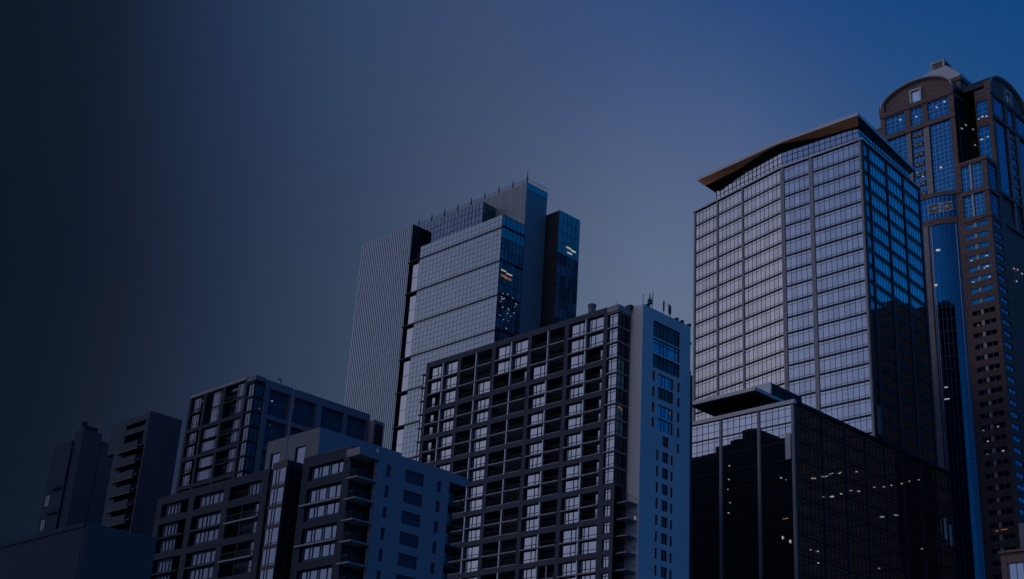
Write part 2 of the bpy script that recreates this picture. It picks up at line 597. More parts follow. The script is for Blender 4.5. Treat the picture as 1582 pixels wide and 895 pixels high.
lights(t, fa, [(-175.5, 88.7), (-175.7, 85.7), (-175.9, 83.5), (-175.4, 80.5), (-175.8, 78.3), (-162.2, 83.9), (-161.0, 83.3)], LAMPW, w=.2, h=.2)
lights(t, fa, [(-162.1, 71.2), (-160.3, 70.2)], LAMPW, w=.3, h=.6)
lights(t, fa, [(-161.3, 75.1)], LAMPO, w=1.6, h=.15)

# ------------------------------------------------------------------ brown granite tower with arched gables
t = thing('arched_granite_tower', 'brown granite and blue glass skyscraper with arched gables and a cupola', 'skyscraper', (-199, 390, 0))
fa, fb = A(374.25), B(-176.2)  # all of this tower's coordinates are scaled about the camera, heights included
m = MB()
m.box(-212.3, -186.2, 374.9, 383, 0, 254)          # front gable body
m.box(-212, -187, 383, 409, 0, 263.6)              # core
m.box(-181.0, -176.8, 382.1, 408.7, 0, 254)
m.box(-187, -181.0, 392, 408.7, 0, 254)
m.box(-222.3, -212.3, 381.6, 408.7, 0, 254)
m.box(-186.8, -176.8, 374.9, 383, 0, 225)
m.box(-222, -212.3, 374.9, 383, 0, 225)
m.build('tower_body', BRICK, t)


def arch(fc, s0, s1, zs, rise, n=20, h=1.0):
    c, w = (s0 + s1) / 2, (s1 - s0) / 2
    return [(c - w * math.cos(math.pi * i / n), zs + rise * math.sin(math.pi * i / n) ** h) for i in range(n + 1)]


def gable(fc, s0, s1, par):
    out = arch(fc, s0 + .2, s1 - .2, 255.8, 7.0)
    inn = arch(fc, s0 + 2.0, s1 - 2.0, 255.3, 5.6)
    m = MB()                                        # barrel roof behind the arch
    for i in range(len(out) - 1):
        (a, za), (b, zb) = out[i], out[i + 1]
        m.poly([fc.P(a, .3, za), fc.P(b, .3, zb), fc.P(b, -10, zb), fc.P(a, -10, za)])
    m.build('barrel_roof', DARKM, par)
    m = MB()                                        # pale arched rim
    for lo, hi, d0, d1 in ((.82, 1.0, -.2, .35), (.72, .80, -.2, .12)):
        for i in range(len(out) - 1):
            q = []
            for j in (i, i + 1):
                (a, za), (b, zb) = inn[j], out[j]
                q.append(((a + (b - a) * lo, za + (zb - za) * lo), (a + (b - a) * hi, za + (zb - za) * hi)))
            (l0, h0), (l1, h1) = q
            m.poly([fc.P(l0[0], d1, l0[1]), fc.P(l1[0], d1, l1[1]), fc.P(h1[0], d1, h1[1]), fc.P(h0[0], d1, h0[1])])
            m.poly([fc.P(l0[0], d1, l0[1]), fc.P(l1[0], d1, l1[1]), fc.P(l1[0], d0 - .6, l1[1]), fc.P(l0[0], d0 - .6, l0[1])])
            m.poly([fc.P(h0[0], d1, h0[1]), fc.P(h1[0], d1, h1[1]), fc.P(h1[0], d0, h1[1]), fc.P(h0[0], d0, h0[1])])
    m.build('arch_rim', STONE, par)
    m = MB()
    m.poly([fc.P(s0 + .2, -.9, 254)] + [fc.P(a, -.9, z) for a, z in out] + [fc.P(s1 - .2, -.9, 254)])
    m.build('tympanum', BRICK, par)
    m = MB()
    for a, b in ((s0 - .15, s0 + 1.7), (s1 - 1.7, s1 + .15)):
        fc.box(m, a, b, -2.0, .25, 254, 257.3)
    m.build('pier_cap', BRICK, par)
    c = (s0 + s1) / 2
    m = MB()
    for a, b in ((c - 2.2, c - 1.6), (c + 1.6, c + 2.2)):
        fc.box(m, a, b, -.9, .1, 254, 259.3)
    fc.box(m, c - 1.6, c + 1.6, -.9, .1, 258.6, 259.3)
    m.build('dormer', STONE, par)
    window(par, fc, c - 1.6, c + 1.6, 254.1, 258.6, -.5, G_MIRROR, STONE, (), (), .15, name='dormer_window')


def gridglass(par, fc, s0, s1, z0, z1, d, nx, nz, g=G_BLUE, fm=MULL_L, w=.11, name='window', cap=None):
    gm, mm = MB(), MB()
    for i in range(nx):
        for j in range(nz):
            fc.quad(gm, s0 + (s1 - s0) * i / nx, s0 + (s1 - s0) * (i + 1) / nx, z0 + (z1 - z0) * j / nz, z0 + (z1 - z0) * (j + 1) / nz, d, .006)
    for i in range(1, nx):
        s = s0 + (s1 - s0) * i / nx
        fc.box(mm, s - w / 2, s + w / 2, d + .01, d + .09, z0, z1)
    for j in range(1, nz):
        z = z0 + (z1 - z0) * j / nz
        fc.box(mm, s0, s1, d + .011, d + .08, z - w / 2, z + w / 2)
    o = gm.build(name, g, par)
    mm.build('window_grid', fm, o)
    return o


def gable_front(fc, s0, par, cols):
    """s0 = left end; 27.3 m wide"""
    s = lambda x: s0 + x
    W1 = [(1.7, 9.2), (11.3, 15.8), (17.7, 25.3)]
    hs = [(s(a), s(b), 245.2, 251.9) for a, b in W1]
    T = [(2.1, 9.5), (11.1, 15.8), (17.9, 25.5)]
    hs += [(s(a), s(b), 216.4, 243.2) for a, b in T]
    hs += [(s(2.1), s(25.5), 10, 204.8), (s(2.1), s(25.5), 207.1, 215.0)]
    m = MB()
    fc.holes(m, s(0), s(27.3), 0, 254, hs, .5)
    for z0, z1 in ((252.4, 254.0), (243.3, 244.6), (215.1, 216.3)):
        fc.box(m, s(-.12), s(27.42), -.1, .3, z0, z1)
    m.build('granite_facade', BRICK, par)
    for a, b in W1:
        gridglass(par, fc, s(a), s(b), 245.2, 251.9, -.4, 4 if b - a > 6 else 3, 4)
    for k, (a, b) in enumerate(T):
        gridglass(par, fc, s(a), s(b), 216.4, 243.2, -.4, 5 if k == 2 else 4, 17)
    m = MB()
    for a, b in ((9.5, 11.1), (15.8, 17.9)):
        fc.box(m, s(a), s(b), -.05, .22, 204.9, 242.7)
    m.build('pale_pier', BRICK_L, par)
    for j in range(7):
        z = 218.2 + j * 3.72
        m = MB()
        fc.box(m, s(11.7), s(15.3), -.38, -.18, z, z + 1.7)
        o = m.build('spandrel_panel', MULL, par)
        m = MB()
        for a in (11.9, 13.6):
            for p, q in (((a, .15), (a + 1.5, 1.55)), ((a, 1.55), (a + 1.5, .15)), ((a, .85), (a + 1.5, .85)), ((a + .75, .15), (a + .75, 1.55))):
                m.bar(fc.P(s(p[0]), -.16, z + p[1]), fc.P(s(q[0]), -.16, z + q[1]), .10)
        m.build('grille', MULL_L, o)


gable(fa, -212.9, -185.6, t)
gable_front(fa, -212.9, t, 0)
gable(fb, 381.5, 408.8, t)
gable_front(fb, 381.5, t, 1)

# bowed glass bay below the second band
xc, hw, bul = -197.3, 9.85, 2.7


def bowpt(x, extra=0):
    return (x, 374.25 - bul * (1 - abs((x - xc) / hw) ** 2.6) - extra)


for za, zb, nzz in ((8, 204.9, 48), (207.1, 215.0, 3)):
    gm, mm = MB(), MB()
    n = 16
    xs = [xc - hw + 2 * hw * i / n for i in range(n + 1)]
    for i in range(n):
        p, q = bowpt(xs[i]), bowpt(xs[i + 1])
        fc = Fac(*p, q[0] - p[0], q[1] - p[1])
        ln = math.hypot(q[0] - p[0], q[1] - p[1])
        for j in range(nzz):
            fc.quad(gm, 0, ln, za + (zb - za) * j / nzz, za + (zb - za) * (j + 1) / nzz, 0, .005)
            fc.box(mm, 0, ln, .01, .06, za + (zb - za) * j / nzz - .05, za + (zb - za) * j / nzz + .05)
        fc.box(mm, -.06, .06, .012, .09, za, zb)
    o = gm.build('bowed_glass', G_BOW, t)
    mm.build('window_grid', mat("dim_blue_mullion", (.08, .16, .25), .5, .3) if zb < 206 else MULL_L, o)
for za, zb in ((204.9, 207.1), (215.0, 216.4)):
    m = MB()
    xs = [xc - hw + 2 * hw * i / 14 for i in range(15)]
    m.prism([bowpt(x, .35) for x in xs] + [(xs[-1], 374.8), (xs[0], 374.8)], za, zb)
    m.build('granite_band', BRICK, t)
m = MB()
m.box(xc - 1.05, xc + 1.05, 370.9, 372.2, 8, 204.9)
m.build('pale_pier', BRICK_L, t)
m = MB()
for dx in (-2.0, -1.5, 1.5, 2.0, 9.3):
    p = bowpt(xc + dx, .12)
    m.box(p[0] - .09, p[0] + .09, p[1], p[1] + .1, 8, 204.9)
m.build('bay_mullion', MULL_L, t)
for a, b in ((-195.7, -188.2),):
    fc = Fac(*bowpt(a), bowpt(b)[0] - bowpt(a)[0], bowpt(b)[1] - bowpt(a)[1])
    m = MB()
    fc.box(m, 0, 7.6, .25, .5, 209.2, 212.5)
    o = m.build('spandrel_panel', DARKM, t)
    m = MB()
    for k in (0, 1):
        x0 = .1 + k * 3.75
        for p, q in (((0, 0), (3.6, 3.1)), ((0, 3.1), (3.6, 0)), ((0, 1.55), (3.6, 1.55)), ((1.8, 0), (1.8, 3.1)),
                     ((0, 0), (3.6, 0)), ((0, 3.1), (3.6, 3.1)), ((0, 0), (0, 3.1)), ((3.6, 0), (3.6, 3.1))):
            m.bar(fc.P(x0 + p[0], .55, 209.3 + p[1]), fc.P(x0 + q[0], .55, 209.3 + q[1]), .16)
    m.build('grille', MULL_L, o)
# corner block
hs = [(-185.1, -178.0, 215.0, 223.8), (-185.1, -178.0, 205.4, 213.1)]
ZW = [201.5 - 3.7 * k for k in range(50)]
hs += [(-185.2, -177.6, z, z + 1.5) for z in ZW]
m = MB()
fa.holes(m, -185.59, -176.2, 0, 225.5, hs, .4)
for z0, z1 in ((224.2, 225.5), (213.2, 214.5), (203.9, 205.2)):
    fa.box(m, -185.45, -175.95, -.1, .25, z0, z1)
hb = [(375.4, 381.0, 215.0, 223.8), (375.4, 381.0, 205.4, 213.1)] + [(375.9, 381.0, z, z + 1.5) for z in ZW]
fb.holes(m, 374.25, 381.49, 0, 225.5, hb, .4)
for z0, z1 in ((224.2, 225.5), (213.2, 214.5), (203.9, 205.2)):
    fb.box(m, 374.5, 381.35, -.1, .25, z0, z1)
m.box(-185.55, -176.25, 374.3, 381.45, 225.0, 225.45)
m.build('granite_corner_block', BRICK, t)
for h in hs[:2]:
    gridglass(t, fa, *h, -.35, 5, 5)
for h in hb[:2]:
    gridglass(t, fb, *h, -.35, 4, 5, fm=MULL)
for k, h in enumerate(hs[2:34]):
    window(t, fa, *h, -.3, G_BLUE, MULL_L, (.25, .75), (), .08)
for k, h in enumerate(hb[2:34]):
    window(t, fb, *h, -.3, G_BLUE, BRICK, (.5,), (), .5, rim=False)
m = MB()
for z0, z1 in ((215.0, 223.9), (205.3, 213.2)):
    fa.box(m, -182.2, -181.5, -.3, .1, z0, z1)
m.build('pale_pier', STONE, t)
for z in ZW[:32]:
    m = MB()
    fa.box(m, -182.3, -181.3, -.28, -.05, z + .02, z + 1.48)
    m.build('window_pier', STONE, t)
# side wall of the right gable seen over the corner block, and the black glass slot beside it
fs = A(381.5)
m = MB()
fs.holes(m, -181.8, -176.2, 225.5, 254.6, [(-181.5, -177.6, 243.8, 250.2), (-181.5, -177.6, 226.6, 240.6)], .4)
m.build('granite_facade', BRICK, t)
gridglass(t, fs, -181.5, -177.6, 243.8, 250.2, -.3, 2, 3)
gridglass(t, fs, -181.5, -177.6, 226.6, 240.6, -.3, 2, 6)
m = MB()
B(-185.55).quad(m, 375.6, 391.9, 226, 252, .02)
m.build('slot_glass', G_BLACK, t)
m = MB()
for y in (376.5, 380.5, 388.5):
    B(-185.5).box(m, y - .1, y + .1, .02, .12, 226, 252)
m.build('slot_mullion', mat("dull_blue_metal", (.05, .09, .16), .5, .3), t)
# roof: stepped pyramid and cupola
m = MB()
for k in range(9):
    f = k / 9
    h = 12.9 * (1 - f) + 2.6 * f
    m.box(-199.7 - h, -199.7 + h, 395.6 - h, 395.6 + h, 263.8 + k * 1.38, 263.8 + (k + 1) * 1.38 - .25)
    m.box(-199.7 - h + .8, -199.7 + h - .8, 395.6 - h + .8, 395.6 + h - .8, 263.8 + (k + 1) * 1.38 - .25, 263.8 + (k + 1) * 1.38)
m.build('stepped_roof', ROOFM, t)
m = MB()
m.box(-212.4, -186.6, 382.6, 409.4, 262.2, 263.7)
m.build('granite_band', BRICK, t)
m = MB()
cx, cy = -200.0, 395.6
m.box(cx - 2.0, cx + 2.0, cy - 2.0, cy + 2.0, 276.2, 279.4)
o = m.build('cupola', STONE, t)
m = MB()
for sx in (-1, 1):
    for sy in (-1, 1):
        m.box(cx + sx * 2.3 - .3, cx + sx * 2.3 + .3, cy + sy * 2.3 - .3, cy + sy * 2.3 + .3, 276, 280.2)
m.box(cx - 2.5, cx + 2.5, cy - 2.5, cy + 2.5, 279.4, 280)
m.box(cx - 2.5, cx + 2.5, cy - 2.5, cy + 2.5, 276, 276.5)
m.build('cupola_frame', STONE, o)
m = MB()
for fc, c in ((A(cy - 2.0), cx), (B(cx + 2.0), cy)):
    for k in range(5):
        fc.box(m, c - 1.6, c + 1.6, .05, .15, 276.9 + k * .5, 277.1 + k * .5)
m.build('cupola_louvre', BRICK, o)
fk = A(382.9)
m = MB()
B(-187).quad(m, 385, 397, 255, 261, .05)
m.build('attic_window', G_NIGHT, t)
lights(t, fa, [(-205.5, 249.5), (-199.5, 248.5), (-192.0, 249.3), (-189.0, 250.3), (-192, 226.5), (-200.5, 227.3), (-198.6, 225.4)], LAMPW, w=.6, h=.5, d=-.25)
lights(t, fs, [(-181, 243.9), (-179.6, 244.3), (-178.2, 243.9), (-180.6, 236.0), (-178.4, 236.3)], LAMPW, w=.7, h=.35, d=0)
lights(t, B(-185.5), [(381, 243), (386, 243.6), (390, 243.4), (378, 240.3), (386.5, 237.8), (391, 234)], LAMPW, w=.9, h=.3)
lights(t, fa, [(-184, 190.6), (-178.9, 190.9), (-180, 186.9), (-179, 187.3), (-184, 183.2), (-178.6, 183.6), (-184.6, 135), (-180, 135.4), (-183.5, 131.5), (-184, 127.5), (-179, 127.8), (-184.9, 112), (-183, 112.2), (-179.5, 112.3), (-178, 112.6)], LAMPW, w=.7, h=.3, d=-.2)
lights(t, fa, [(-183.6, 168.6), (-184.5, 153), (-179.3, 153.4)], LAMPO, w=.5, h=.3, d=-.2)
lights(t, fa, [(-182.8, 104.4), (-180.6, 104.5)], LAMPO, w=1.4, h=.3, d=.1)
fbw = Fac(*bowpt(-195.7), 7.5, 2.7)
lights(t, fbw, [(2.0, 196), (3.6, 184.5), (.6, 184)], LAMPW, w=1.0, h=.7, d=.6)
lights(t, fbw, [(1.5, 149.8), (1.5, 146.0), (5.2, 150.2), (5.2, 146.3)], LAMPW, w=1.3, h=.35, d=.6)
lights(t, fbw, [(5.0, 103.5)], LAMPW, w=2.4, h=.3, d=.6)
lights(t, fb, [(386.5, 190), (389, 190.5), (392, 190.2), (387.5, 186)], LAMPW, w=.9, h=.4, d=.15)

# ------------------------------------------------------------------ pale panelled tower in the centre
t = thing('panelled_office_tower', 'pale panelled office tower with a ribbed metal wing and dark slot', 'office tower', (-308.00, 277.76, 0))
fa, fb = A(264.04), B(-282.13)  # moved back by scaling about the camera, out of the silver tower's reflection
m = MB()
m.box(-320.32, -282.58, 264.43, 273.95, 0, 193.56)
m.build('tower_core', RECESS, t)
ZB = [189.30 - 11.42 * k for k in range(16)]
gm, mm, ml = MB(), MB(), MB()
for k in range(22):
    a = -320.32 + k * 38.2 / 22
    z = 193.67
    while z > 10:
        fa.quad(gm, a, a + 38.2 / 22, z - 1.646, z, 0, .004)
        z -= 1.646
o = gm.build('panel_facade', G_PANEL, t)
z = 193.67 - 1.646
while z > 10:
    fa.box(ml, -320.32, -282.13, .01, .05, z - .03, z + .03)
    z -= 1.646
for k in range(23):
    s = -320.32 + k * 38.2 / 22
    fa.box(ml, s - .03, s + .03, .011, .04, 10, 193.67)
for z in ZB:
    fa.box(mm, -320.32, -282.18, .012, .14, z - .26, z + .26)
ml.build('panel_joint', JOINT, o)
mm.build('band', MULL, o)
for z in ZB[:10]:
    m = MB()
    fa.box(m, -326.14, -320.43, -.8, .25, z - .2, z + .2)
    m.build('slot_ledge', MULL, t)
m = MB()
m.box(-325.58, -320.32, 267.01, 274.40, 0, 193.56)
m.build('slot_wall', RECESS, t)
for z in ZB[:9]:
    window(t, A(264.9), -324.6, -320.6, z - 10.8, z - .7, 0, G_DARKRES, MULL, (), (.5,), .1, name='slot_window')
gm, gd, mm = MB(), MB(), MB()
nz = int(182 / 3.8)
for j in range(nz):
    z = 193.67 - j * 3.8
    for k in range(6):
        fb.quad(gm if j < 2 else gd, 264.21 + k * 1.62, 264.21 + (k + 1) * 1.62, z - 3.8, z, 0, .012)
    fb.box(mm, 264.21, 273.95, .01, .09, z - .08, z + .08)
    if j % 3 == 1:
        fb.box(mm, 264.21, 273.95, .012, .16, z - .35, z + .35)
for k in range(7):
    fb.box(mm, 264.16 + k * 1.62, 264.25 + k * 1.62, .011, .08, 12, 193.67)
gm.build('reflected_sky_band', G_SPAN, t)  # sky reflected along the top, painted as blue panes
o = gd.build('curtain_wall', G_DIM, t)
mm.build('mullion_grid', MULL, o)
m = MB()
m.box(-336.00, -282.24, 273.95, 283.36, 0, 209.24)
m.build('service_core', CORE, t)
m = MB()
for k in range(46):
    A(273.95).box(m, -299.04, -282.30, .0 + .01, .12, 193.78 + k * .34, 193.78 + k * .34 + .16)
for k in range(4):
    A(273.95).box(m, -298.59 + k * 4.7, -298.37 + k * 4.7, .02, .2, 193.78, 209.24)
m.build('corrugated_screen', CORR, t)
m = MB()
B(-282.24).box(m, 274.06, 283.36, .01, .15, 206.78, 208.79)
m.build('parapet_panel', G_SPAN, t)
m = MB()
m.box(-334.88, -296.13, 268.35, 273.84, 193.56, 204.20)
m.build('plant_room', DARKM, t)
for fc, a, b, nx in ((A(268.24), -326.14, -296.02, 18), (B(-296.02), 268.35, 273.84, 4)):
    gridglass(t, fc, a, b, 193.67, 204.20, .05, nx, 5, G_FRONT if nx > 5 else G_NIGHT, MULL, .07, name='plant_screen')
for k in range(9):
    m = MB()
    x = -334.88 + k * 6.55
    m.box(x - .12, x + .12, 274.06, 274.40, 209.24, 211.48)
    m.box(x - .05, x + .05, 274.06, 274.29, 211.48, 212.15)
    m.build('roof_mast', MULL, t)
m = MB()
for a, b in (((-334.88, 274.18, 210.58), (-282.35, 274.18, 210.58)), ((-282.35, 274.18, 210.58), (-282.35, 283.36, 210.58)), ((-334.88, 274.18, 209.91), (-282.35, 274.18, 209.91))):
    m.bar(a, b, .07)
for k in range(34):
    m.box(-334.88 + k * 1.57 - .03, -334.88 + k * 1.57 + .03, 274.14, 274.21, 209.24, 210.58)
for k in range(7):
    m.box(-282.39, -282.32, 274.29 + k * 1.46, 274.36 + k * 1.46, 209.24, 210.81)
m.bar((-282.46, 274.18, 209.24), (-282.46, 274.18, 213.72), .12)
m.build('roof_railing', MULL, t)
m = MB()
m.box(-284.48, -276.64, 283.47, 293.22, 0, 201.18)
m.build('side_shaft', DARKM, t)
m = MB()
for k in range(40):
    A(283.44).box(m, -282.13, -276.58, .01, .05, 199.16 - k * 4.7, 199.27 - k * 4.7)
m.build('shaft_joint', MULL, t)
gridglass(t, B(-276.58), 283.47, 293.33, 186.6, 201.34, .02, 5, 4, G_SPAN, MULL, .07, name='reflected_sky_band')  # reflected sky painted on the top rows
gridglass(t, B(-276.58), 283.47, 293.33, 10, 186.6, .02, 5, 48, G_DIM, MULL, .07, name='curtain_wall')
m = MB()
m.box(-352.24, -325.64, 264.31, 293.44, 0, 203.53)
m.build('wing_wall', CORE, t)
m = MB()
for k in range(28):
    x = -352.46 + k * 26.9 / 27.5
    fa.box(m, x, x + .48, -.5, -.1, 5, 203.70 - random.uniform(0, .02))
m.build('ribbed_cladding', FIN, t)
m = MB()
m.box(-325.63, -325.45, 263.98, 293.44, 5, 203.64)
m.build('wing_edge', DARKM, t)
lights(t, fb, [(265.44 + random.uniform(0, 7), 163.32 + random.uniform(-7, 6)) for _ in range(22)], LAMPW, w=.3, h=.18)
lights(t, fb, [(266.00, 173.40), (268.02, 173.18)], LAMPO, w=2.4, h=.7)
lights(t, fb, [(265.89, 175.19), (268.35, 174.74)], LAMPW, w=1.8, h=.4)
lights(t, B(-276.58), [(288.40, 189.64), (290.64, 189.30), (288.96, 187.96)], LAMPW, w=1.5, h=.5)
lights(t, A(265.44), [(-323.34, 185.72), (-323.57, 175.98), (-323.12, 156.26)], LAMPW, w=1.1, h=.5)


# ------------------------------------------------------------------ apartment tower with the charcoal grid
def eggcrate(par, fc, cols, beams, cw, depth, m, z0, name='frame'):
    """cols = centre positions, beams = (z0, z1) rows"""
    b = MB()
    zt = max(q for _, q in beams)
    for s in cols:
        fc.box(b, s - cw / 2, s + cw / 2, -depth, 0, z0, zt)
    for p, q in beams:
        for i in range(len(cols) - 1):
            fc.box(b, cols[i] + cw / 2, cols[i + 1] - cw / 2, -depth + .004, -.004, p, q)
    return b.build(name, m, par)


def balcony(par, fc, s0, s1, z, d, depth, slab=SLABEDGE, rail=MULL):
    b = MB()
    fc.box(b, s0, s1, d - depth, d + .12, z - .22, z)
    o = b.build('balcony', slab, par)
    b = MB()
    fc.box(b, s0, s1, d - .02, d + .04, z + .98, z + 1.05)
    n = max(2, int((s1 - s0) / .45))
    for i in range(n + 1):
        s = s0 + .03 + (s1 - s0 - .06) * i / n
        fc.box(b, s - .02, s + .02, d - .01, d + .02, z, z + .98)
    b.build('railing', rail, o)
    return o


t = thing('apartment_tower', 'apartment tower with a charcoal grid of balconies and a white end wall', 'apartment tower', (-183, 187, 0))
fa = A(178.58)
cols = [-210.7, -200.83, -190.69, -180.53, -170.65, -160.75]  # bay lines, like the other buildings' coordinates, cast from image pixels
BM = [91.8 - 5.97 * i for i in range(15)]
beams = [(101.5, 102.7)] + [(z - .5, z + .5) for z in BM]
eggcrate(t, fa, cols, beams, 1.0, 2.4, FRAME, 0)
m = MB()
m.box(-211.2, -157.6, 181.0, 196.1, 0, 101.6)
m.build('tower_core', RECESS, t)
rows = [(92.3, 101.5, [98.45, 95.3])] + [(BM[i + 1] + .5, BM[i] - .5, [(BM[i + 1] + BM[i]) / 2]) for i in range(8)]
# cell codes per half bay: W glazed, B balcony, P balcony with a glazed strip, w = bottom floor glazed only
TAB = ["WW BB WW BB WW",
       "PW BW BB WB WP",
       "PW BW BB WB WP",
       "PW BW BB WB WP",
       "PW BW BB WB WP",
       "PW BW BB WB WP",
       "PW BW BB WB WW",
       "PW BW wB WQ WW",
       "PW BW WP WQ WW"]
nwin = 0
for ri, (zb, zt, slabs) in enumerate(rows):
    cells = TAB[ri].split()
    lev = [zb] + sorted(slabs) + [zt]
    for bi in range(5):
        s0, s1 = cols[bi] + .5, cols[bi + 1] - .5
        mid = (s0 + s1) / 2
        mm = MB()
        fa.box(mm, mid - .13, mid + .13, -.5, .06, zb, zt)
        mm.build('bay_fin', MULL_L, t)
        for hi in (0, 1):
            a, b = (s0, mid - .13) if hi == 0 else (mid + .13, s1)
            for li in range(len(lev) - 1):
                p, q = lev[li], lev[li + 1]
                code = cells[bi][hi]
                if ri == 0:
                    if li == 0 and (bi, hi) in ((0, 0), (2, 0), (2, 1), (4, 1)):
                        code = 'P' if (bi, hi) != (2, 0) else 'B'
                    if li == 0 and (bi, hi) in ((1, 1), (3, 0)):
                        code = 'W'
                if code == 'w':
                    code = 'W' if li == 0 else 'B'
                p2 = p + (.12 if li else 0)
                q2 = q - (.12 if li < len(lev) - 2 else 0)
                flip = (hi == 0)
                if code == 'W':
                    v = (.2, .45) if not flip else (.55, .8)
                    if ri % 2:
                        v = (.16, .34, .62)
                    window(t, fa, a + .02, b - .02, p2, q2, -.55, G_DARKRES, MULL, v, (.3,), .11)
                    nwin += 1
                else:
                    if code == 'P':
                        w = .3 * (b - a)
                        if flip:
                            window(t, fa, a + .6, a + .6 + w, p2, q2, -.8, G_DARKRES, MULL, (), (.3,), .08)
                        else:
                            window(t, fa, b - w, b - .02, p2, q2, -.8, G_DARKRES, MULL, (.5,), (.3,), .08)
                    balcony(t, fa, a, b, p if li else p + .22, -.35, 2.0)
                    if code == 'Q':
                        mm = MB()
                        fa.box(mm, (a + b) / 2 - .07, (a + b) / 2 + .07, -.3, -.15, p2, q2)
                        mm.build('balcony_screen', MULL_L, t)
        for z in slabs:
            mm = MB()
            fa.box(mm, s0 - .0, s1, -.5, .18, z - .12, z + .12)
            mm.build('slab_edge', SLABEDGE, t)
# left edge: glazed strip behind the grid's first column
for k in range(10):
    z = 100.6 - 2.98 * k
    window(t, A(179.6), -213.0, -211.3, z - 2.75, z, 0, G_DARKRES, MULL, (.6,), (.35,), .09, name='end_bay_window')
    mm = MB()
    A(179.6).box(mm, -213.4, -211.3, -1, .4, z + .02, z + .2)
    mm.build('slab_edge', SLABEDGE, t)
# corner glass bay
ZS = [101.3 - 2.985 * k for k in range(12)]
fcA, fcB = A(178.75), B(-157.75)
for k in range(11):
    z1, z0 = ZS[k] - .25, ZS[k + 1]
    window(t, fcA, -159.9, -157.78, z0, z1, -.05, G_DARKRES, MULL, (.35,), (.2, .8), .08, name='bay_window')
    window(t, fcB, 178.8, 181.9, z0, z1, -.05, G_NIGHT if k in (3, 4, 6, 7) else G_BLACK, MULL, (.35, .7), (.3,), .08, name='bay_window')
    mm = MB()
    mm.box(-160.2, -157.55, 178.45, 182, z1 + .005, z1 + .245)
    mm.build('slab_edge', SLABEDGE, t)
m = MB()
m.box(-160.2, -157.4, 178.3, 182, 101.35, 102.5)
m.build('bay_parapet', SLABEDGE, t)
m = MB()
m.box(-158.6, -158.55, 178.9, 178.95, 102.5, 103.7)
m.build('roof_finial', MULL, t)
# lower corner: grid extension, small windows and corner balconies
m = MB()
hs = [(-159.85, -158.3, 68.0 - .5 - 2.0 - 2.985 * k, 68.0 - .5 - 2.985 * k) for k in range(12)]
fa.holes(m, -160.2, -157.35, 0, 68.45, hs, .3)
fa.box(m, -160.2, -157.35, -2.4, -.4, 67.9, 68.45)
m.build('frame_extension', FRAME, t)
for h in hs[:9]:
    window(t, fa, *h, -.28, G_DARKRES, MULL, (.45,), (.75,), .09, name='small_window')
for k in range(9):
    z = 65.0 - 2.985 * k
    mm = MB()
    mm.box(-157.5, -154.9, 179.3, 183.8, z - .2, z)
    o = mm.build('corner_balcony', SLABEDGE, t)
    mm = MB()
    for x0, y0, x1, y1 in ((-157.4, 179.4, -155.0, 179.4), (-155.0, 179.4, -155.0, 183.8)):
        mm.bar((x0, y0, z + 1.0), (x1, y1, z + 1.0), .06)
        for i in range(7):
            x, y = x0 + (x1 - x0) * i / 6, y0 + (y1 - y0) * i / 6
            mm.box(x - .02, x + .02, y - .02, y + .02, z, z + 1)
    mm.build('railing', MULL, o)
m = MB()
m.box(-157.5, -154.9, 184.2, 186, 0, 68)
m.build('balcony_wall', RECESS, t)
# white end wall
fb = B(-154.6)
hs = [(185.1, 193.0, 97.6, 100.8), (185.1, 193.0, 94.5, 97.3), (185.1, 193.0, 91.5, 94.2)]
mids = [(186.7, 191.2, 88.4, 90.7), (186.7, 191.2, 85.8, 88.1), (186.7, 191.2, 82.4, 84.7), (186.7, 191.2, 79.8, 82.1)]
small = [(188.25, 190.0, 77.05 - 2.98 * k, 79.0 - 2.98 * k) for k in range(13)]
sl1 = [(185.1, 185.8, 88.8 - 2.98 * k, 90.75 - 2.98 * k) for k in range(4)] + [(186.55, 187.2, 74.1 - 2.98 * k, 76.0 - 2.98 * k) for k in range(12)]
sl2 = [(192.4, 193.1, 88.7 - 2.98 * k, 90.6 - 2.98 * k) for k in range(5)] + [(190.7, 191.35, 74.05 - 2.98 * k, 75.9 - 2.98 * k) for k in range(12)]
m = MB()
fb.holes(m, 182.0, 196.2, 0, 103.05, hs + mids + small + sl1 + sl2, .35)
A(182.0).quad(m, -157.6, -154.6, 0, 103.05, 0)
m.poly([(-157.6, 182, 103.05), (-154.6, 182, 103.05), (-154.6, 196.2, 103.05), (-157.6, 196.2, 103.05)])
m.poly([(-157.6, 196.2, 0), (-154.6, 196.2, 0), (-154.6, 196.2, 103.05), (-157.6, 196.2, 103.05)])
m.build('end_wall', WHITE, t)
for i, h in enumerate(hs):
    window(t, fb, *h, -.3, [G_BLACK, G_NIGHT, G_BLACK][i], MULL, (.3, .42, .55, .85), (.75,), .12, name='end_window')
for h in mids:
    window(t, fb, *h, -.3, G_BLACK if random.random() < .6 else G_NIGHT, MULL, (.3, .5, .8), (), .1, name='end_window')
for h in small:
    window(t, fb, *h, -.3, G_BLACK, MULL, (.5,), (), .08, name='small_window')
for h in sl1 + sl2:
    window(t, fb, *h, -.3, G_BLACK, MULL, (), (), .06, name='slit_window')
m = MB()
for k in range(16):
    m.box(-155.3, -154.7, 196.2, 196.65, 99.5 - k * 6.0, 100.0 - k * 6.0)
m.build('wall_bracket', MULL, t)
